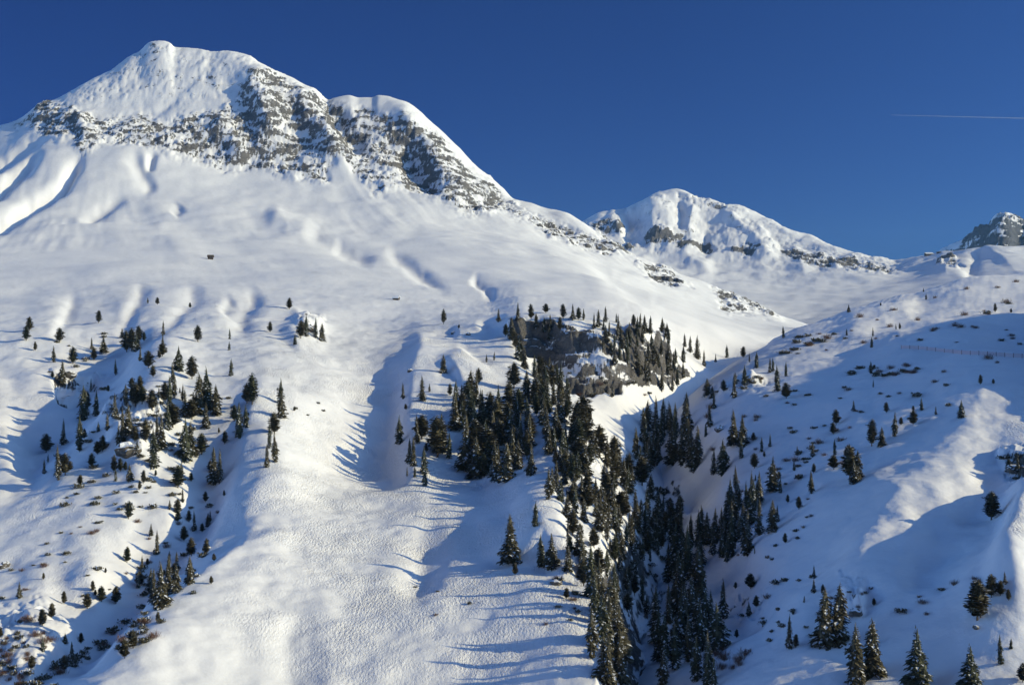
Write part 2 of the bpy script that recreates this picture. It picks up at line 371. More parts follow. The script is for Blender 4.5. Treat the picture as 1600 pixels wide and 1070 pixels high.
SIL_B = [(700,480,5200),(850,370,5100),(905,348,5050),(915,341,5050),(940,330,5050),(975,328,5050),(985,322,5050),(1010,311,5050),(1035,297,5050),(1055,297,5050),(1075,301,5000),(1100,311,4950),(1130,320,4900),(1160,326,4850),(1185,334,4800),(1210,348,4700),(1240,361,4600),(1275,373,4500),(1305,385,4400),(1340,395,4300),(1390,406,4200),(1410,403,4180),(1445,398,4140),(1470,394,4100),(1500,388,4050),(1530,383,4000),(1600,382,3950),(1800,372,3950),(2100,360,3950)]
ROWS_B = [
 [(700,700,2300),(1240,640,2300),(2100,640,1800)],
 [(700,600,2900),(900,540,2900),(1240,520,2700),(1400,500,2500),(1600,480,2300),(2100,450,2200)],
 [(700,560,3600),(900,450,3600),(1100,460,3500),(1240,475,3300),(1400,462,3200),(1500,445,3100),(1600,437,3050),(2100,410,3050)],
 [(700,530,4300),(900,400,4300),(1000,405,4300),(1100,415,4250),(1200,422,4150),(1300,430,3900),(1400,432,3780),(1480,422,3680),(1540,410,3600),(1600,407,3580),(2100,385,3580)],
 [(700,510,4650),(900,370,4650),(1000,365,4650),(1050,352,4650),(1100,360,4600),(1200,385,4450),(1300,408,4200),(1400,414,4060),(1480,402,3960),(1540,393,3880),(1600,392,3850),(2100,370,3850)],
 SIL_B, shift(SIL_B, 25, 350), shift(SIL_B, 160, 1500)]
STROKES_B = [
 ([(1035,300),(1015,330),(1020,365),(1035,385)], 25, 14, 26), ([(1060,302),(1063,330),(1060,365)], -25, 10, 10),
 ([(1085,312),(1078,340),(1075,370)], 21, 8, 12), ([(1125,325),(1150,350),(1185,385),(1225,425)], 32, 22, 18),
 ([(1105,345),(1100,375),(1105,402)], -22, 14, 14), ([(1175,345),(1195,375),(1220,400)], 15, 12, 12),
 ([(1060,385),(1080,410),(1120,430)], 19, 14, 18), ([(945,335),(965,350),(975,380)], 22, 14, 12), ([(985,330),(980,355),(975,380)], -22, 10, 14),
 ([(1540,378),(1520,402),(1508,436)], -26, 14, 60), ([(1460,405),(1475,415),(1480,435)], 9, 10, 12), ([(1235,380),(1250,405),(1260,440)], 10, 14, 16)]
ROCKS_B = [
 ([(905,352),(985,326),(1035,300),(1090,312),(1185,338),(1260,380),(1395,412),(1390,424),(1200,412),(1110,400),(1000,385),(930,375)], 12, .5),
 ([(918,350),(950,344),(978,352),(968,368),(930,360)], 5, 1.35), ([(1000,365),(1050,362),(1085,372),(1110,372),(1112,392),(1060,386),(1010,380)], 6, 1.35),
 ([(1060,303),(1085,306),(1130,322),(1165,332),(1120,326),(1075,312)], 4, .95), ([(1130,392),(1170,384),(1195,395),(1180,404)], 5, 1.3),
 ([(1210,392),(1260,396),(1320,402),(1392,412),(1390,424),(1320,420),(1260,414)], 5, 1.3), ([(970,375),(995,378),(990,390),(975,388)], 4, 1.3),
 ([(1462,402),(1490,400),(1505,412),(1495,422),(1468,415)], 5, 1.3), ([(1020,315),(1045,305),(1060,330),(1040,345)], 8, .5)]
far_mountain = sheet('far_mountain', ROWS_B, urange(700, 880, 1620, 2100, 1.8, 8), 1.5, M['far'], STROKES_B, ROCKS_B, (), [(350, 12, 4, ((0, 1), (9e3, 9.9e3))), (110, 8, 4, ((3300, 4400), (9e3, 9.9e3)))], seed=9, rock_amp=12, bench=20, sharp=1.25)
SIL_C = [(1300,470,7500),(1420,420,7400),(1480,390,7300),(1505,378,7200),(1525,368,7150),(1545,355,7100),(1552,343,7100),(1562,333,7100),(1572,329,7100),(1585,334,7100),(1600,342,7100),(1640,352,7200),(1700,380,7300),(1800,395,7400),(2100,420,7500)]
ROWS_C = [shift(SIL_C, 160, -1600), shift(SIL_C, 70, -800), SIL_C, shift(SIL_C, 90, 1500)]
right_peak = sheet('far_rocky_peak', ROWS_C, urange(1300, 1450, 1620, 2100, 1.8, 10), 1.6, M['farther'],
    [([(1572,330),(1560,360),(1540,400)], 35, 16, 18), ([(1600,345),(1590,380),(1585,420)], -25, 12, 12), ([(1540,360),(1525,380),(1515,400)], 50, 10, 12)],
    [([(1470,400),(1500,380),(1550,350),(1575,330),(1640,350),(1800,400),(1800,520),(1450,520)], 10, 1.2)], (), [(400, 30, 5, ((0, 1), (9e3, 9.9e3)))], seed=15, rock_amp=20, bench=45)

SIL_D = [(850,838,760),(950,733,760),(1010,680,760),(1070,622,760),(1110,592,760),(1150,566,790),(1190,544,820),(1215,530,850),(1240,519,870),(1290,500,930),(1330,485,980),(1365,474,1010),(1400,467,1050),(1430,460,1080),(1460,450,1100),(1500,438,1120),(1540,431,1140),(1600,428,1150),(1800,400,1150),(2100,350,1150)]
ROWS_D = [  # columns right of frame raised as an unseen ridge to shade the hillside
 [(850,1900,220),(980,1500,220),(1200,1400,190),(1600,1400,175),(2100,1350,170)],
 [(850,1500,300),(930,1220,300),(980,1110,300),(1050,1075,290),(1200,1070,260),(1400,1070,245),(1600,1070,235),(1800,1040,235),(2100,980,230)],
 [(850,1250,400),(940,1030,400),(1000,955,400),(1100,930,370),(1200,925,328),(1400,920,285),(1600,905,262),(1800,850,262),(2100,740,270)],
 [(850,1100,480),(960,950,480),(1040,870,470),(1100,820,440),(1200,800,400),(1400,795,352),(1600,785,322),(1800,720,325),(2100,600,385)],
 [(850,1000,560),(950,860,560),(1010,790,560),(1060,750,550),(1100,722,520),(1200,700,490),(1400,690,435),(1600,672,395),(1800,600,400),(2100,475,440)],
 [(850,900,640),(950,780,640),(1000,715,640),(1060,650,630),(1120,617,620),(1200,600,600),(1400,592,545),(1600,580,490),(1800,440,500),(2100,295,540)],
 [(850,850,700),(950,740,700),(1010,687,700),(1070,630,690),(1130,587,690),(1200,562,700),(1300,545,690),(1400,538,670),(1600,530,620),(1800,405,640),(2100,285,670)],
 [(850,840,740),(950,735,740),(1010,682,740),(1070,624,740),(1110,594,740),(1190,548,780),(1240,527,800),(1330,503,830),(1400,493,840),(1500,480,830),(1600,476,820),(1800,440,820),(2100,380,820)],
 SIL_D, shift(SIL_D, 40, 150), shift(SIL_D, 220, 600)]
STROKES_D = [
 ([(1620,600),(1530,640),(1480,700),(1430,760),(1370,830),(1250,950)], 6, 150, 60),
 ([(1600,640),(1560,720),(1520,800),(1450,880),(1400,960)], -3, 40, 60),
 ([(1600,720),(1600,800),(1580,860),(1540,930)], 6, 26, 50),
 ([(1450,470),(1380,500),(1300,530)], 4, 20, 20), ([(1600,500),(1500,520),(1420,545),(1340,560)], 4, 18, 24),
 ([(1600,545),(1500,545),(1405,538),(1340,545)], 2.5, 9, 9),
 ([(1200,590),(1150,600),(1110,612)], 4, 12, 16), ([(1130,680),(1090,740),(1060,800)], -7, 30, 30),
 ([(1200,860),(1150,920),(1130,1000)], -4, 40, 40), ([(1400,860),(1300,930),(1180,1000)], 4, 30, 50)]
ROCKS_D = [([(1080,600),(1140,598),(1190,592),(1205,603),(1160,615),(1100,612)], 6, .8), ([(1310,925),(1350,930),(1345,965),(1320,970)], 8, .7),
 ([(1010,760),(1060,750),(1075,830),(1060,900),(1000,900)], 12, .8), ([(985,900),(1060,890),(1070,950),(1030,1010),(990,1080),(970,1000)], 12, .62), ([(1560,700),(1620,690),(1620,740),(1580,735)], 8, .7),
 ([(1150,900),(1200,915),(1180,960),(1130,940)], 10, .5)]
TR_D = [([(1580,600),(1640,600),(1640,900),(1560,860),(1570,760)], 12, .9)]
right_slope = sheet('right_hillside', ROWS_D, urange(850, 930, 1630, 2100, 2.0, 8), 2.0, M['near'], STROKES_D, ROCKS_D, TR_D,
    [(120, 3.0, 3, ((0, 1), (9e3, 9.9e3))), (60, 1.6, 3, ((0, 1), (9e3, 9.9e3))), (30, 1.1, 4, ((0, 1), (9e3, 9.9e3))), (11, .45, 3, ((0, 1), (900, 1200)))], seed=21, rock_amp=4, bench=8)

# the slope below the viewpoint, and the wide snow-covered ground everything stands in
gx, gy = np.meshgrid(np.linspace(-1, 1, 81), np.linspace(0, 1, 60)); gy = -60 + gy * 330; gx = gx * 700
gz = -1.8 - .52 * np.maximum(gy, 0) - .10 * gy * (gy < 0) + 1.2 * noise3(gx / 40, gy / 40, gx * 0, 5) - .15 * np.abs(gx) * .2
idx = np.arange(gx.size).reshape(gx.shape)
o = link('near_slope', mesh_np('near_slope', np.stack([gx, gy, gz - 1.5], -1).reshape(-1, 3), np.stack([idx[:-1, :-1], idx[:-1, 1:], idx[1:, 1:], idx[1:, :-1]], -1).reshape(-1, 4)), M['near']); o['kind'] = 'structure'
o = link('ground', mesh_np('ground', [(-9000, -3000, -330), (9000, -3000, -330), (9000, 12000, -330), (-9000, 12000, -330)], [(0, 1, 2, 3)], False), M['near']); o['kind'] = 'structure'

# ------------------------------------------------------------------ finding the ground under a spot seen in the photo
bpy.context.view_layer.update()
DG = bpy.context.evaluated_depsgraph_get()
def spot(u, v):
    d = Vector(((u - CU) / F, 1, (CV - v) / F)).normalized()
    ok, p, nrm, i, ob, mt = bpy.context.scene.ray_cast(DG, Vector((0, 0, 0)), d)
    return (p, nrm) if ok else (None, None)

#TREES_HERE
def blades_mesh(name, blades, mats, extra=None):
    """blades: (root, tip, width, material); each is two thin triangles folded along the middle"""
    V = []; Fc = []; mi = []
    for p0, p1, wd, m in blades:
        d = p1 - p0; side = d.cross(Vector((0, 0, 1)))
        if side.length < 1e-6: side = Vector((1, 0, 0))
        side = side.normalized() * wd; mid = p0.lerp(p1, .55) + Vector((0, 0, wd * .35))
        b = len(V); V += [p0, mid - side, p1, mid + side]; Fc += [(b, b+1, b+2), (b, b+2, b+3)]; mi += [m, m]
    if extra:
        b = len(V); V += extra[0]; Fc += [tuple(i + b for i in f) for f in extra[1]]; mi += [0] * len(extra[1])
    me = bpy.data.meshes.new(name); me.from_pydata([tuple(v) for v in V], [], Fc)
    for m in mats: me.materials.append(m)
    me.polygons.foreach_set('material_index', mi); me.update(); return me
def cone_core(prof, z0, z1, r_, n=7, k=7):
    V = []; Fs = []
    for i in range(k):
        t = i / (k - 1)
        for j in range(n):
            a = 2 * math.pi * j / n + i * .3; r = prof(t) * .55 * r_.uniform(.75, 1.15)
            V.append(Vector((r * math.cos(a), r * math.sin(a), z0 + (z1 - z0) * t)))
    for i in range(k - 1):
        for j in range(n): Fs.append((i*n+j, i*n+(j+1) % n, (i+1)*n+(j+1) % n, (i+1)*n+j))
    return V, Fs
def conifer_meshes(kind, seed):
    r_ = random.Random(seed); bl = []
    if kind == 'spruce':
        Rb = r_.uniform(.12, .17); z0 = .05; ex = r_.uniform(.5, .85); lp = r_.uniform(0, 6); prof = lambda t: Rb * (1 - t) ** ex * (1 + .16 * math.sin(9 * t + lp)) * min(1, .6 + 3 * t) + .004; whorls, nb, sag, ww = 30, 9, .55, .30
    elif kind == 'wide':
        Rb = r_.uniform(.19, .24); z0 = .04; ex = r_.uniform(.65, .95); lp = r_.uniform(0, 6); prof = lambda t: Rb * (1 - t) ** ex * (1 + .14 * math.sin(8 * t + lp)) + .006; whorls, nb, sag, ww = 28, 11, .45, .30
    else:
        Rb = r_.uniform(.20, .26); z0 = .10; prof = lambda t: Rb * min(1, (t * 4 + .45)) * max(0, 1 - t ** 2.3) ** .6 + .008; whorls, nb, sag, ww = 24, 13, -.15, .34
    ph = [r_.uniform(0, 6.28) for _ in range(4)]; lean = r_.uniform(-.02, .02)
    for i in range(whorls):
        t = (i + r_.uniform(-.3, .3)) / whorls; t = min(max(t, 0), .97)
        for j in range(nb if t < .8 else nb - 3):
            a = 2 * math.pi * (j + r_.uniform(-.35, .35)) / nb + i * 1.3
            lob = 1 + .22 * math.sin(3 * a + ph[0] + 5 * t) + .16 * math.sin(7 * t * 3 + 2 * a + ph[1])
            r = prof(t) * lob * r_.uniform(.72, 1.12)
            if r_.random() < .10 + .12 * math.sin(2 * a + 11 * t + ph[2]): continue
            dr = Vector((math.cos(a), math.sin(a), 0)); z = z0 + (1 - z0) * t
            c = Vector((lean * z, lean * .5 * z, z))
            p0 = c + dr * r * .12; p1 = c + dr * r - Vector((0, 0, r * sag * r_.uniform(.5, 1.3)))
            wd = max(r * ww * r_.uniform(.7, 1.2), .008)
            bl.append((p0, p1, wd, 0))
            for q in range(2):        # side tufts
                s_ = r_.uniform(.45, .9); b0 = p0.lerp(p1, s_ - .25); a2 = a + r_.choice((-1, 1)) * r_.uniform(.5, .9)
                b1 = b0 + Vector((math.cos(a2), math.sin(a2), -sag * .7 + r_.uniform(-.3, .3))) * r * .45
                bl.append((b0, b1, wd * .55, 0))
            if r_.random() < .38:    # snow lying on the branch
                bl.append((p0.lerp(p1, .35) + Vector((0, 0, .006)), p0.lerp(p1, .95) + Vector((0, 0, .010)), wd * .55, 1))
    bl.append((Vector((lean, lean * .5, .93)), Vector((lean, lean * .5, 1.02)), .006, 0))
    core = cone_core(prof, z0 + .02, .96, r_)
    nm = M['needles'] if r_.random() < .6 else M['needles2']
    crown = blades_mesh('crown', bl, [nm, M['frost']], core)
    V = []; Fs = []; n = 6
    for k, (z, r) in enumerate(((-.10, .024), (.05, .020), (.5, .012), (.9, .003))):
        for j in range(n): V.append((r * math.cos(6.283 * j / n) + lean * z, r * math.sin(6.283 * j / n), z))
    for k in range(3):
        for j in range(n): Fs.append((k*n+j, k*n+(j+1) % n, (k+1)*n+(j+1) % n, (k+1)*n+j))
    trunk = bpy.data.meshes.new('trunk'); trunk.from_pydata(V, [], Fs); trunk.materials.append(M['bark'])
    return crown, trunk
PROTO = {k: [conifer_meshes(k, 100 * i + len(k)) for i in range(n)] for k, n in (('spruce', 8), ('wide', 5), ('pine', 5))}

TREES = []     # (u, v of the foot, height in photo pixels, kind, zone)
def T(zone, *rows):
    for r in rows: TREES.append((r[0], r[1], r[2], {'s': 'spruce', 'w': 'wide', 'p': 'pine'}[r[3]], zone))
def fill(zone, poly, n, h0, h1, mix='ssswp', gap=7):
    P = np.array(poly, float); got = []; k = 0
    while len(got) < n and k < n * 60:
        k += 1; u = rnd.uniform(P[:, 0].min(), P[:, 0].max()); v = rnd.uniform(P[:, 1].min(), P[:, 1].max())
        if poly_sd(np.array([u]), np.array([v]), P)[0] < 0: continue
        if any((u - a) ** 2 + ((v - b) * 1.0) ** 2 < gap ** 2 for a, b in got): continue
        got.append((u, v)); TREES.append((u, v, rnd.uniform(h0, h1), {'s': 'spruce', 'w': 'wide', 'p': 'pine'}[rnd.choice(mix)], zone))
T('on the snow shelf below the main peak', (231,474,9,'s'), (246,476,11,'p'), (297,481,8,'p'), (359,530,16,'s'), (358,547,13,'s'), (422,519,16,'p'), (452,483,17,'p'))
T('on the sunlit slope at the left edge', (55,548,14,'p'), (84,566,24,'s'), (98,602,36,'s'), (82,590,10,'p'))
T('around the shaded gully, upper left', (147,563,20,'p'), (181,586,24,'s'), (198,550,32,'p'), (206,548,34,'p'), (213,549,28,'w'), (225,533,14,'p'), (219,564,22,'s'), (254,545,24,'s'), (279,579,36,'w'), (300,592,34,'p'), (270,598,30,'s'), (249,560,12,'p'))
T('in the upper part of the left-hand grove', (142,612,20,'s'), (130,657,52,'s'), (134,650,40,'s'), (150,650,38,'s'), (180,654,38,'s'), (197,634,32,'s'), (212,634,34,'p'), (222,630,26,'p'), (207,625,26,'w'), (169,612,10,'p'), (265,640,50,'s'), (272,622,40,'s'), (258,628,30,'p'), (248,622,16,'s'), (285,626,24,'s'), (302,636,24,'s'), (289,652,42,'s'), (312,645,58,'w'), (324,640,62,'w'), (338,648,44,'w'), (262,672,40,'s'), (270,668,36,'p'), (300,655,30,'p'), (322,668,36,'w'), (361,587,25,'s'))
T('in the lower part of the left-hand grove', (99,695,38,'s'), (125,697,44,'s'), (72,707,28,'p'), (69,740,22,'s'), (75,722,12,'s'), (91,750,52,'s'), (102,742,32,'p'), (192,690,50,'s'), (200,680,46,'w'), (185,700,34,'s'), (168,672,26,'s'), (240,731,58,'s'), (252,702,50,'w'), (228,690,34,'p'), (246,690,40,'s'), (290,718,62,'w'), (297,712,50,'w'), (315,710,32,'p'), (278,762,34,'p'), (283,745,22,'s'), (334,757,56,'s'), (343,755,50,'s'), (178,738,26,'p'), (188,736,20,'p'), (160,705,24,'p'), (152,710,20,'p'), (350,775,9,'p'), (218,765,14,'p'), (125,758,16,'p'), (238,640,30,'p'))
T('in the row between grove and piste', (386,630,30,'p'), (394,632,46,'p'), (373,684,52,'s'), (384,668,34,'s'), (438,630,36,'s'), (440,652,34,'w'), (429,678,32,'p'), (421,700,36,'s'), (430,722,42,'s'), (417,730,34,'s'), (460,642,7,'p'))
T('on the little rocky knoll above the open piste', (470,528,26,'p'), (478,526,32,'s'), (493,528,30,'s'), (503,532,26,'w'), (461,538,16,'w'))
T('in the clump at the lower left', (245,866,36,'s'), (304,829,30,'s'), (278,815,18,'p'), (222,893,24,'s'), (235,925,36,'w'), (241,945,54,'s'), (252,948,66,'w'), (262,930,60,'s'), (274,925,40,'w'), (276,893,30,'s'), (297,911,40,'w'), (218,915,22,'p'), (181,943,26,'p'), (149,930,9,'p'), (330,912,12,'p'), (195,1028,28,'p'), (208,1012,26,'p'), (247,972,16,'p'), (325,822,20,'w'), (322,866,24,'p'), (165,895,8,'p'), (68,905,10,'p'))
T('standing by itself on the open upper piste', (693,506,22,'p'), (693,582,27,'w'), (717,513,6,'p'))
T('in the shade left of the middle wood', (630,623,24,'s'), (660,626,36,'s'), (634,640,9,'p'), (671,612,12,'s'), (624,694,42,'s'), (640,725,38,'s'), (646,728,44,'s'), (652,692,42,'s'), (659,686,36,'p'), (684,714,60,'p'), (690,705,56,'w'), (702,716,38,'s'), (664,759,34,'s'), (663,740,40,'s'), (636,744,14,'s'), (648,745,16,'s'), (666,706,14,'p'))
T('on the lower edge of the middle wood', (735,625,44,'w'), (748,600,24,'p'), (760,566,12,'s'), (772,563,13,'s'), (703,618,18,'p'), (713,620,20,'s'), (721,624,22,'s'), (728,736,84,'s'), (745,746,60,'w'), (757,728,70,'s'), (774,752,58,'s'), (792,750,56,'w'), (800,735,64,'s'), (742,690,60,'s'), (754,662,50,'w'), (803,606,38,'p'), (813,700,52,'s'))
fill('in the middle wood', [(700,630),(745,615),(770,650),(825,640),(835,730),(800,745),(765,750),(725,735),(715,690)], 32, 34, 62, 'ssswpp', 9)
T('along the cliff top', (779,503,20,'s'), (790,525,18,'p'), (800,530,32,'w'), (809,500,26,'s'), (830,499,23,'p'), (838,512,22,'w'), (853,489,14,'p'), (850,520,24,'s'), (860,516,24,'s'), (875,516,20,'p'), (880,498,22,'p'), (895,500,24,'s'), (904,500,19,'p'), (912,500,17,'s'), (928,514,24,'s'), (935,511,26,'s'), (946,503,23,'s'), (943,516,20,'s'), (963,504,14,'s'), (965,524,20,'s'), (990,510,18,'p'), (1000,512,22,'s'), (1007,520,26,'w'), (1016,521,26,'s'), (1035,518,21,'w'), (1042,530,24,'w'), (1070,542,20,'s'), (1078,551,25,'s'), (1089,561,34,'s'), (1100,572,24,'s'))
fill('among the ledges right of the cliff', [(955,520),(1050,530),(1090,580),(1075,612),(1040,620),(980,585),(925,545)], 38, 20, 32, 'sssw', 8)
T('beside the left end of the cliff', (805,545,26,'p'), (811,562,36,'w'), (819,575,32,'w'), (858,531,20,'s'), (845,590,30,'w'), (858,585,26,'s'), (842,566,10,'p'))
fill('on the slope just under the cliff', [(825,585),(870,600),(895,640),(840,655),(815,625)], 20, 32, 44, 'sspw', 8)
fill('on the wooded central spur', [(838,620),(895,640),(925,700),(985,735),(1030,790),(1028,850),(990,880),(960,905),(900,920),(875,880),(862,800),(858,760),(845,700)], 112, 24, 48, 'sswwpp', 9)
T('at the foot of the middle spur beside the piste', (799,878,70,'w'), (805,898,18,'p'), (836,822,36,'s'), (857,780,46,'s'), (846,885,46,'s'), (862,888,52,'w'), (830,742,46,'w'), (870,770,40,'s'), (885,935,16,'p'), (957,620,20,'s'), (913,660,40,'p'), (922,668,34,'s'))
fill('in the bottom strip of wood', [(922,925),(962,925),(980,1085),(926,1085)], 17, 60, 82, 'ssw', 10)
fill('on the floor of the gorge at the bottom', [(1035,910),(1070,870),(1105,940),(1135,1070),(1030,1080),(1022,970)], 30, 55, 78, 'sssw', 10)
fill('on the right bank of the gorge, high up', [(988,715),(1010,665),(1050,650),(1088,700),(1088,740),(1040,725),(1000,745)], 26, 38, 54, 'sssw', 8)
fill('in the belt climbing right from the gorge', [(1060,865),(1105,835),(1130,800),(1165,790),(1185,800),(1190,850),(1110,895),(1075,905)], 27, 38, 54, 'ssww', 9)
fill('on the dark side of the gorge', [(1010,800),(1062,790),(1068,850),(1010,880),(960,925),(975,960),(1010,960),(1000,900)], 32, 22, 42, 'sspp', 9)
T('on the shaded right hillside', (1109,667,34,'s'), (1072,655,40,'w'), (1079,716,46,'s'), (1090,728,58,'s'), (1115,741,36,'s'), (1130,739,50,'w'), (1147,695,52,'w'), (1160,697,46,'w'), (1158,716,30,'s'), (1190,706,22,'s'), (1203,698,20,'s'), (1150,766,36,'s'), (1175,792,52,'s'), (1187,790,50,'s'), (1208,767,50,'w'), (1168,866,48,'w'), (1207,829,46,'w'), (1268,771,34,'s'))
T('below the skyline of the right hillside', (1118,566,13,'s'), (1136,559,19,'s'), (1161,559,17,'p'), (1171,566,14,'s'), (1182,575,24,'s'), (1105,618,26,'w'), (1113,622,18,'w'), (1131,612,18,'p'), (1147,622,38,'s'), (1150,600,18,'s'), (1163,602,30,'s'), (1203,582,22,'s'), (1208,580,20,'s'), (1215,611,38,'s'), (1228,588,22,'s'), (1224,528,18,'s'), (1326,488,12,'w'), (1362,543,16,'s'), (1364,526,14,'s'), (1323,524,10,'s'), (1400,515,9,'s'), (1406,515,10,'p'), (1443,456,6,'w'), (1447,468,9,'w'), (1555,488,14,'p'), (1580,489,7,'p'), (1361,584,18,'s'), (1376,478,5,'p'))
T('around the sunlit patch at right', (1328,748,50,'p'), (1340,750,44,'w'), (1334,755,34,'w'), (1362,697,40,'p'), (1378,697,28,'w'), (1398,682,36,'s'), (1385,645,16,'p'), (1440,641,20,'s'), (1502,652,26,'w'), (1427,642,8,'p'), (1408,664,12,'p'), (1532,601,15,'p'), (1552,600,8,'p'))
T('in the bottom right corner', (1130,966,58,'s'), (1233,1013,50,'s'), (1289,1006,82,'w'), (1310,1002,84,'w'), (1338,1066,86,'w'), (1364,1052,80,'w'), (1436,1078,92,'w'), (1518,1080,68,'w'), (1563,1037,44,'s'), (1527,968,58,'p'), (1532,964,40,'p'), (1549,933,34,'p'), (1563,930,22,'p'), (1549,812,42,'p'), (1590,737,24,'s'), (1576,738,20,'p'), (1598,1065,28,'p'), (1105,1070,50,'s'), (1115,1074,44,'s'))

def ordinal(k): return ['', 'second', 'third', 'fourth', 'fifth', 'sixth', 'seventh', 'eighth', 'ninth', 'tenth', 'eleventh', 'twelfth', 'thirteenth', 'fourteenth'][k]
LOOK = {'spruce': ('narrow dark', 'spruce', 'spruce_tree'), 'wide': ('broad dark', 'fir', 'fir_tree'), 'pine': ('rounded dark', 'stone pine', 'pine_tree')}
fill('scattered on the left slope', [(20,520),(170,500),(340,540),(380,640),(330,780),(260,800),(120,780),(60,700),(150,600),(60,600)], 44, 8, 26, 'spppw', 12)
fill('near the lower left corner', [(0,930),(110,900),(200,940),(120,1060),(0,1065)], 14, 10, 26, 'pppw', 12)
fill('on the lower bank', [(190,790),(330,780),(340,880),(280,940),(200,930)], 16, 10, 28, 'sppw', 12)
fill('on the open right hillside', [(1090,640),(1400,600),(1480,640),(1330,720),(1240,860),(1150,950),(1120,820)], 34, 8, 24, 'ssppw', 14)
fill('low on the right hillside', [(1120,900),(1330,880),(1480,960),(1590,860),(1590,1040),(1400,1000),(1250,1040),(1120,1030)], 18, 8, 22, 'sppw', 14)
def label_all(items, noun):
    """items: list of (u, v, size); one label each, counted from the left inside the patch, in tiers where the patch is large"""
    n = len(items); out = [None] * n; by_v = sorted(range(n), key=lambda i: items[i][1])
    nt_ = max(1, math.ceil(n / 13)); per = math.ceil(n / nt_)
    for k in range(nt_):
        tier = sorted(by_v[k * per:(k + 1) * per], key=lambda i: items[i][0]); m = len(tier)
        where = '' if nt_ == 1 else (' upper half' if k == 0 else ' lower half') if nt_ == 2 else f' {["top", "second", "third", "fourth", "fifth", "sixth", "seventh", "eighth"][k]} tier'
        for q, i in enumerate(tier):
            if m == 1: s_ = f'the only {noun}' if nt_ == 1 else noun
            elif q == 0: s_ = f'leftmost {noun}'
            elif q == m - 1: s_ = f'rightmost {noun}'
            else: s_ = f'{ordinal(q)} {noun} from left'
            out[i] = s_ + (',' + where if where else '')
    return out
zones = {}
for t in TREES: zones.setdefault((t[4], t[3]), []).append(t)
LAB = {}
for (z, k), L in zones.items():
    for t, lab in zip(L, label_all(L, LOOK[k][0] + ' ' + LOOK[k][1])): LAB[id(t)] = lab + ' ' + z
def fit(s): return ' '.join(s.split())
for k_ in LAB:
    for a_, b_ in ((' dark', ''), ('narrow ', ''), ('broad ', ''), ('rounded ', ''), ('the right hillside', 'right hillside')):
        if len(LAB[k_].split()) > 16: LAB[k_] = LAB[k_].replace(a_, b_, 1)
tree_roots = 0
for t in TREES:
    u, v, h, k, z = t
    p, nrm = spot(u, v)
    if p is None or p.y > 20000: continue
    H = h * 1.1 * p.y / F; look, word, name = LOOK[k]
    crown, trunk = rnd.choice(PROTO[k])
    root = bpy.data.objects.new(name, None); C.objects.link(root)
    root.empty_display_size = .5
    sx = H * rnd.uniform(.9, 1.35)
    root.location = p; root.rotation_euler = (rnd.uniform(-.03, .03), rnd.uniform(-.03, .03), rnd.uniform(0, 6.28)); root.scale = (sx, sx, H)
    tag(root, fit(LAB[id(t)]), word, 'conifers ' + z)
    link('crown', crown, None, root); link('trunk', trunk, None, root)

# ------------------------------------------------------------------ shrubs
def shrub_mesh(seed, bare):
    r_ = random.Random(seed); bl = []
    for i in range(200 if not bare else 150):
        a = r_.uniform(0, 6.283); e = r_.uniform(.05, 1.0) ** .7 * 1.5; L = r_.uniform(.6, 1.0) * (1 + .35 * math.sin(3 * a + seed))
        d = Vector((math.cos(a) * math.cos(e), math.sin(a) * math.cos(e), math.sin(e) * .75))
        base = Vector((r_.gauss(0, .35), r_.gauss(0, .35), -.12))
        if bare:
            p0 = base; p1 = base + d * L; bl.append((p0, p1, .018, 0))
            for q in range(2):
                a2 = a + r_.uniform(-.8, .8); m = p0.lerp(p1, r_.uniform(.4, .8)); bl.append((m, m + Vector((math.cos(a2) * .25, math.sin(a2) * .25, .25)), .012, 0))
        else:
            p1 = base + d * L * .8; p0 = p1.lerp(base, .5); bl.append((p0, p1, .10, 0))
            if r_.random() < .16: bl.append((p0 + Vector((0, 0, .03)), p1 + Vector((0, 0, .05)), .10, 1))
    return blades_mesh('shrub', bl, [M['twig'] if bare else M['needles2'], M['frost']])
SH = {b: [shrub_mesh(10 * i + b, b) for i in range(4)] for b in (0, 1)}
SHR = {}
def shrub(u, v, wpx, bare, where):
    p, nrm = spot(u, v)
    if p is None: return
    s_ = wpx * p.y / F / 2
    o = bpy.data.objects.new('bare_shrub' if bare else 'dwarf_pine_shrub', rnd.choice(SH[bare])); C.objects.link(o)
    o.location = p; o.rotation_euler = (0, 0, rnd.uniform(0, 6.28)); o.scale = (s_, s_ * rnd.uniform(.7, 1.1), s_ * rnd.uniform(.9, 1.5))
    tag(o, None, 'shrub', f"{'bare' if bare else 'evergreen'} shrubs {where}")
    SHR.setdefault((bare, where), []).append((u, v, wpx, o))
def shrubs(where, poly, n, w0, w1, pb=0.):
    P = np.array(poly, float)
    k = 0; n = int(n * .62 + .5)
    for _ in range(n * 40):
        u = rnd.uniform(P[:, 0].min(), P[:, 0].max()); v = rnd.uniform(P[:, 1].min(), P[:, 1].max())
        if poly_sd(np.array([u]), np.array([v]), P)[0] < 0: continue
        shrub(u, v, rnd.uniform(w0, w1), 1 if rnd.random() < pb else 0, where); k += 1
        if k >= n: break
shrubs('in the lower left bank band', [(255,965),(240,1000),(160,1030),(100,1075),(40,1075),(120,1010),(180,975)], 70, 12, 28, .25)
shrubs('in the bottom left corner', [(0,980),(60,960),(80,1000),(40,1075),(-10,1075)], 60, 10, 26, .6)
shrubs('below the left-hand grove', [(90,740),(220,740),(300,760),(290,790),(190,800),(90,790)], 40, 8, 22)
shrubs('under the trees of the left-hand grove', [(150,640),(260,620),(330,680),(250,730),(150,710)], 20, 10, 20)
shrubs('on the slope at the left edge', [(0,880),(70,880),(80,930),(40,960),(0,950)], 12, 8, 16, .3)
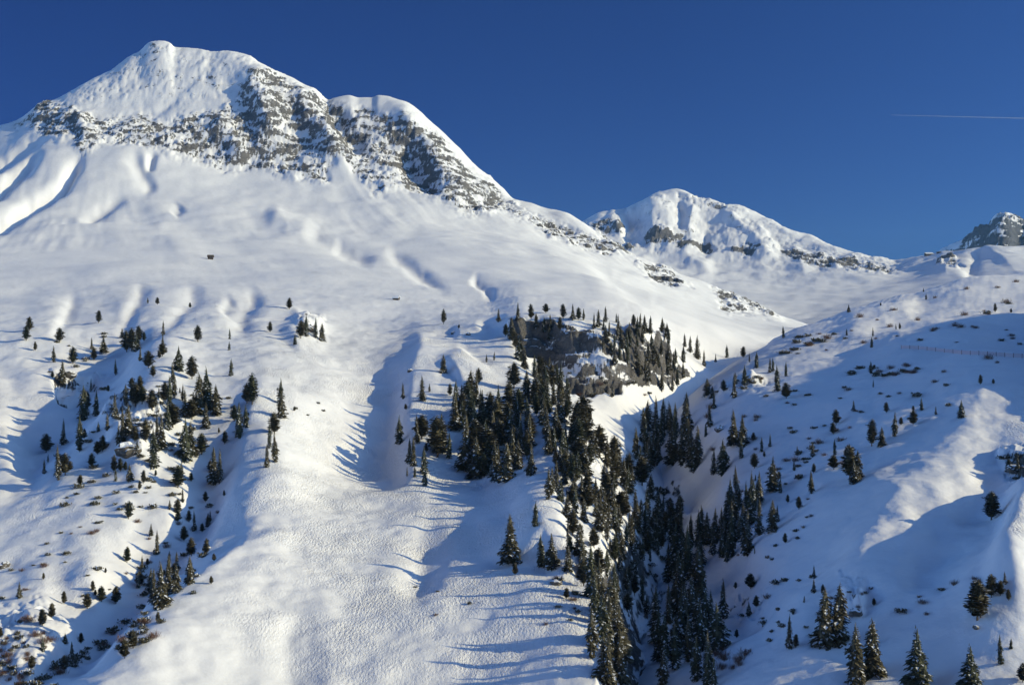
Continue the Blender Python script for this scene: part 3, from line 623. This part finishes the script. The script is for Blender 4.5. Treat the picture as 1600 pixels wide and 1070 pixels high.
shrubs('high on the left slope', [(20,510),(160,490),(170,570),(90,600),(30,560)], 14, 6, 12)
shrubs('around the lower left clump', [(220,890),(320,840),(340,900),(260,960),(200,960)], 30, 10, 22, .3)
shrubs('low on the left slope', [(60,850),(130,780),(220,800),(330,760),(350,800),(240,900),(120,960)], 44, 7, 20, .6)
shrubs('among the left-hand trees', [(60,650),(140,600),(350,600),(400,680),(330,760),(100,740)], 40, 7, 18, .2)
shrubs('on the piste edge', [(440,650),(500,610),(510,660),(440,690)], 8, 6, 11)
shrubs('on the open lower piste', [(640,900),(690,895),(760,935),(850,1000),(790,1010),(650,950)], 6, 6, 12, .3)
shrubs('on the piste margin by the gorge', [(860,890),(930,930),(930,1010),(850,985),(820,930)], 16, 8, 20, .4)
shrubs('on the cliff ledges', [(860,570),(1000,590),(1060,600),(980,630),(900,620)], 22, 8, 16, .2)
shrubs('under the spur in the gorge', [(1000,760),(1060,760),(1070,860),(1050,900),(960,930),(980,880)], 34, 14, 28)
shrubs('below the right-hand skyline', [(1250,520),(1300,512),(1320,520),(1270,545),(1230,560),(1210,555)], 26, 9, 20, .3)
shrubs('in the dark patch, mid right hillside', [(1320,570),(1450,568),(1450,580),(1380,592),(1320,588)], 30, 9, 20, .5)
shrubs('on pale snow near the right skyline', [(1420,500),(1470,495),(1600,520),(1600,540),(1430,535)], 16, 7, 15, .6)
shrubs('scattered on the upper right hillside', [(1180,590),(1290,600),(1420,600),(1400,640),(1300,650),(1190,625)], 20, 7, 15, .3)
shrubs('in the diagonal patch at right', [(1270,690),(1280,710),(1210,755),(1190,745),(1230,715)], 22, 9, 20, .3)
shrubs('on the middle of the right hillside', [(1210,760),(1300,750),(1260,830),(1200,900),(1170,880)], 14, 8, 16, .2)
shrubs('among the firs at the lower right', [(1150,890),(1260,880),(1330,960),(1290,1010),(1160,1000)], 34, 9, 20, .25)
shrubs('in the bare thicket, lower right', [(1110,1000),(1170,990),(1175,1050),(1120,1060)], 16, 16, 28, .9)
shrubs('above the bottom right firs', [(1440,930),(1530,890),(1540,920),(1470,960),(1390,970)], 14, 10, 22, .8)
shrubs('scattered across the right hillside', [(1100,630),(1400,560),(1590,560),(1500,640),(1330,700),(1240,860),(1150,940),(1130,780)], 70, 8, 20, .75)
shrubs('near the top right skyline', [(1330,490),(1450,455),(1590,440),(1590,520),(1440,520),(1250,560)], 40, 7, 16, .85)
shrubs('at the right edge of the photo', [(1560,700),(1600,690),(1600,760),(1560,750)], 9, 10, 22)
shrubs('on the right hillside rock step', [(1100,600),(1200,590),(1200,605),(1110,620)], 14, 8, 16, .2)
shrubs('beside the big double fir', [(1320,925),(1355,925),(1345,970),(1320,965)], 8, 10, 20, .3)

for (bare, where), L in SHR.items():
    for t, lab in zip(L, label_all(L, 'bare twiggy shrub' if bare else 'low green shrub')): t[3]['label'] = lab + ' ' + where

# ------------------------------------------------------------------ boulders
def boulder_mesh(seed):
    r_ = random.Random(seed); bpy_me = bpy.data.meshes.new('boulder')
    import bmesh
    bm = bmesh.new(); bmesh.ops.create_icosphere(bm, subdivisions=3, radius=1)
    P = np.array([v.co[:] for v in bm.verts])
    n = fbm(P[:, 0] + seed * 9, P[:, 1], P[:, 2], 1.3, 4, seed)
    q = np.round(P * 2.2 + n[:, None]) / 2.2
    for v, pp, qq, k in zip(bm.verts, P, q, n): v.co = Vector(pp * .55 + qq * .45) * (1 + .28 * k)
    bm.to_mesh(bpy_me); bm.free(); return bpy_me
m, n, l, p = new_mat('boulder stone with snow cap')
g = n.new('ShaderNodeNewGeometry'); sp = n.new('ShaderNodeSeparateXYZ'); l.new(g.outputs['True Normal'], sp.inputs[0])
t1 = n.new('ShaderNodeTexNoise'); t1.inputs['Scale'].default_value = .8; t1.inputs['Detail'].default_value = 6; l.new(g.outputs['Position'], t1.inputs['Vector'])
ad = n.new('ShaderNodeMath'); ad.operation = 'MULTIPLY_ADD'; ad.inputs[1].default_value = .8; l.new(t1.outputs[0], ad.inputs[0]); l.new(sp.outputs[2], ad.inputs[2])
rm = n.new('ShaderNodeMapRange'); rm.inputs[1].default_value = .92; rm.inputs[2].default_value = 1.05; l.new(ad.outputs[0], rm.inputs[0])
cr = n.new('ShaderNodeValToRGB'); cr.color_ramp.elements[0].position = .3; cr.color_ramp.elements[0].color = (.05, .046, .042, 1); cr.color_ramp.elements[1].position = .7; cr.color_ramp.elements[1].color = (.16, .14, .115, 1)
l.new(t1.outputs[0], cr.inputs[0]); mx = n.new('ShaderNodeMix'); mx.data_type = 'RGBA'; mx.inputs[7].default_value = (.85, .87, .9, 1)
l.new(rm.outputs[0], mx.inputs[0]); l.new(cr.outputs[0], mx.inputs[6]); l.new(mx.outputs[2], p.inputs['Base Color']); p.inputs['Roughness'].default_value = .85
M['boulder'] = m
BM = [boulder_mesh(i) for i in range(4)]
for b_ in BM: b_.materials.append(M['boulder'])
for lab, u, v, wpx in (
    ('large brown boulder under the trees of the left-hand grove', 202, 706, 46), ('grey boulder left of the large brown one in the grove', 165, 698, 22),
    ('snow-capped boulder at the top of the left-hand grove', 222, 668, 26), ('dark boulder in the gully head at the upper left', 108, 588, 22),
    ('small boulder beside the shaded gully, upper left', 134, 562, 14), ('flat dark rock at the head of the shaded piste gully', 641, 580, 12),
    ('snow-capped rock on the knoll above the open piste', 486, 516, 20), ('small rock left of the solitary pine above the wood', 708, 521, 10),
    ('small rock right of the upper solitary pine', 732, 523, 10), ('long dark rock on the shaded right hillside under the spruce', 1125, 672, 18),
    ('dark rock below the sunlit patch of the right hillside', 1361, 919, 9), ('dark rock alone on the shaded lower right slope', 1436, 932, 9),
    ('snow-capped rock next to the big double fir', 1338, 958, 26), ('brown rock on the ledge at the left edge', 4, 885, 22),
    ('dark rock at the foot of the middle spur', 868, 912, 20), ('dark rock at the right edge of the photo', 1583, 735, 26),
    ('dark rock beneath the pine at the lower right', 1525, 981, 12), ('rock with a reddish side on the lower left bank', 323, 858, 14)):
    pp, nr_ = spot(u, v)
    if pp is None: continue
    s_ = wpx * pp.y / F / 2
    o = bpy.data.objects.new('boulder', rnd.choice(BM)); C.objects.link(o)
    o.location = pp + Vector((0, 0, s_ * .15)); o.scale = (s_, s_ * .8, s_ * .6); o.rotation_euler = (rnd.uniform(-.2, .2), rnd.uniform(-.2, .2), rnd.uniform(0, 6.28))
    tag(o, lab, 'boulder', 'boulders on the slopes')

# ------------------------------------------------------------------ huts, lodge, fence, vapour trail
def box(V, Fs, x0, x1, y0, y1, z0, z1):
    b = len(V); V += [(x0,y0,z0),(x1,y0,z0),(x1,y1,z0),(x0,y1,z0),(x0,y0,z1),(x1,y0,z1),(x1,y1,z1),(x0,y1,z1)]
    Fs += [tuple(b + i for i in f) for f in ((0,3,2,1),(4,5,6,7),(0,1,5,4),(1,2,6,5),(2,3,7,6),(3,0,4,7))]
def bmesh_obj(name, V, Fs, mat, parent):
    me = bpy.data.meshes.new(name); me.from_pydata(V, [], Fs); me.update(); return link(name, me, mat, parent)
def house(name, label, cat, u, v, wpx, wall_h, depth, wallm, roofm, rise, rz, windows, chimney=False, sink=1.0):
    p, _ = spot(u, v); W = wpx * p.y / F / 2
    r = bpy.data.objects.new(name, None); C.objects.link(r); r.location = p - Vector((0, 0, sink)); r.rotation_euler = (0, 0, rz); tag(r, label, cat)
    V = []; Fs = []; box(V, Fs, -W, W, -depth/2, depth/2, -2, wall_h)
    b = len(V); V += [(-W, -depth/2, wall_h), (-W, depth/2, wall_h), (-W, 0, wall_h + rise), (W, -depth/2, wall_h), (W, depth/2, wall_h), (W, 0, wall_h + rise)]
    Fs += [(b, b+2, b+1), (b+3, b+4, b+5)]
    bmesh_obj('wall', V, Fs, wallm, r)
    e = .12 * depth; V = []; Fs = []
    for sgn in (-1, 1):
        b = len(V); y = sgn * (depth/2 + e); z = wall_h - e * rise / (depth/2)
        V += [(-W-e, y, z), (W+e, y, z), (W+e, 0, wall_h + rise), (-W-e, 0, wall_h + rise), (-W-e, y, z + .5), (W+e, y, z + .5), (W+e, 0, wall_h + rise + .5), (-W-e, 0, wall_h + rise + .5)]
        Fs += [tuple(b + i for i in f) for f in ((0,1,2,3),(4,5,6,7),(0,1,5,4),(1,2,6,5),(3,0,4,7))]
    bmesh_obj('roof', V, Fs, roofm, r)
    for i in range(windows):
        V = []; Fs = []; x = -W + 2 * W * (i + .5) / windows; box(V, Fs, x - .6, x + .6, -depth/2 - .06, -depth/2 + .1, wall_h * .45, wall_h * .8)
        bmesh_obj('window', V, Fs, M['glass'], r)
    V = []; Fs = []; box(V, Fs, -W * .1 - .5, -W * .1 + .5, -depth/2 - .08, -depth/2 + .1, -.2, min(2.1, wall_h * .42 if windows else 1.8)); bmesh_obj('door', V, Fs, M['wood'], r)
    if chimney:
        V = []; Fs = []; box(V, Fs, W * .3, W * .3 + 1.2, -.6, .6, wall_h + rise * .5, wall_h + rise + 2); bmesh_obj('chimney', V, Fs, M['stone'], r)
house('mountain_lodge', 'long dark lodge with snow-covered roof on the skyline of the right-hand saddle', 'lodge', 1451, 398.5, 11, 5.5, 14, M['wood'], M['snow'], 3.5, .1, 6, True)
house('lift_station', 'small dark building right of the lodge on the skyline saddle', 'building', 1467, 395.5, 6, 3.6, 9, M['wood'], M['wood'], 1.6, -.1, 2)
house('alpine_hut', 'small dark wooden hut alone on the snowfield under the main peak', 'hut', 329, 405, 8, 3.2, 6, M['wood'], M['wood'], 1.8, .15, 2, sink=.4)
house('hay_barn', 'low half-buried barn with snowy roof above the open piste', 'barn', 619, 468.5, 9, 2.2, 5, M['wood'], M['snow'], 1.5, -.2, 0, sink=.6)

fr = bpy.data.objects.new('snow_fence', None); C.objects.link(fr)
tag(fr, 'long reddish net fence on posts along the path across the right hillside', 'fence')
pts = []
for i in range(17):
    u = 1408 + i * 13.5; v = 543 + 10 * smooth(0, 1, np.array((u - 1408) / 120.)).item() + max(0, u - 1530) * .07
    p, _ = spot(u, v + 2)
    if p is not None: pts.append(p)
fr.location = pts[0]
for p in pts:
    V = []; Fs = []; q = p - pts[0]; box(V, Fs, q.x - .09, q.x + .09, q.y - .09, q.y + .09, q.z - .6, q.z + 2.0); bmesh_obj('post', V, Fs, M['post'], fr)
V = []; Fs = []
for a, b in zip(pts[:-1], pts[1:]):
    a = a - pts[0]; b = b - pts[0]
    for z in (.35, .75, 1.15, 1.55):
        k = len(V); V += [(a.x, a.y, a.z + z), (b.x, b.y, b.z + z), (b.x, b.y, b.z + z + .15), (a.x, a.y, a.z + z + .15), (a.x, a.y + .03, a.z + z), (b.x, b.y + .03, b.z + z), (b.x, b.y + .03, b.z + z + .15), (a.x, a.y + .03, a.z + z + .15)]
        Fs += [(k, k+1, k+2, k+3), (k+5, k+4, k+7, k+6), (k+3, k+2, k+6, k+7), (k+1, k, k+4, k+5)]
M['net'] = plain('faded red safety net', (.66, .36, .32), .8)
bmesh_obj('net', V, Fs, M['net'], fr)

m, n, l, p = new_mat('thin ice cloud'); p.inputs['Base Color'].default_value = (.9, .92, .95, 1); p.inputs['Roughness'].default_value = 1; p.inputs['Alpha'].default_value = .20
D_ = 26000.; V = []; Fs = []; n_ = 8; K = 24
for k in range(K + 1):
    t = k / K; u = 1392 + 300 * t; v = 180 + 7.5 * t; r_ = (.25 + .9 * t) * D_ / F * (1 + .15 * math.sin(k * 2.1))
    for j in range(n_):
        a = 6.283 * j / n_; V.append(((u - CU) / F * D_, D_ + r_ * math.cos(a), (CV - v) / F * D_ + r_ * math.sin(a)))
for k in range(K):
    for j in range(n_): Fs.append((k*n_+j, k*n_+(j+1) % n_, (k+1)*n_+(j+1) % n_, (k+1)*n_+j))
o = bmesh_obj('vapour_trail', V, Fs, m, None); tag(o, 'thin white vapour trail of an aircraft in the blue sky at the right edge', 'contrail')

# ------------------------------------------------------------------ the air between here and the far peaks
V = []; Fs = []; box(V, Fs, -9100, 9100, -3100, 12100, -331.5, 1100)
hm = bpy.data.materials.new('pale air'); hm.use_nodes = True; hn = hm.node_tree.nodes; hn.remove(hn['Principled BSDF'])
pv = hn.new('ShaderNodeVolumePrincipled'); pv.inputs['Density'].default_value = 2.2e-5; pv.inputs['Color'].default_value = (.30, .62, 1, 1)
hm.node_tree.links.new(pv.outputs[0], hn['Material Output'].inputs['Volume'])
hz = bmesh_obj('haze', V, Fs, hm, None); tag(hz, 'thin blue winter air filling the whole valley', 'haze', None, 'stuff')
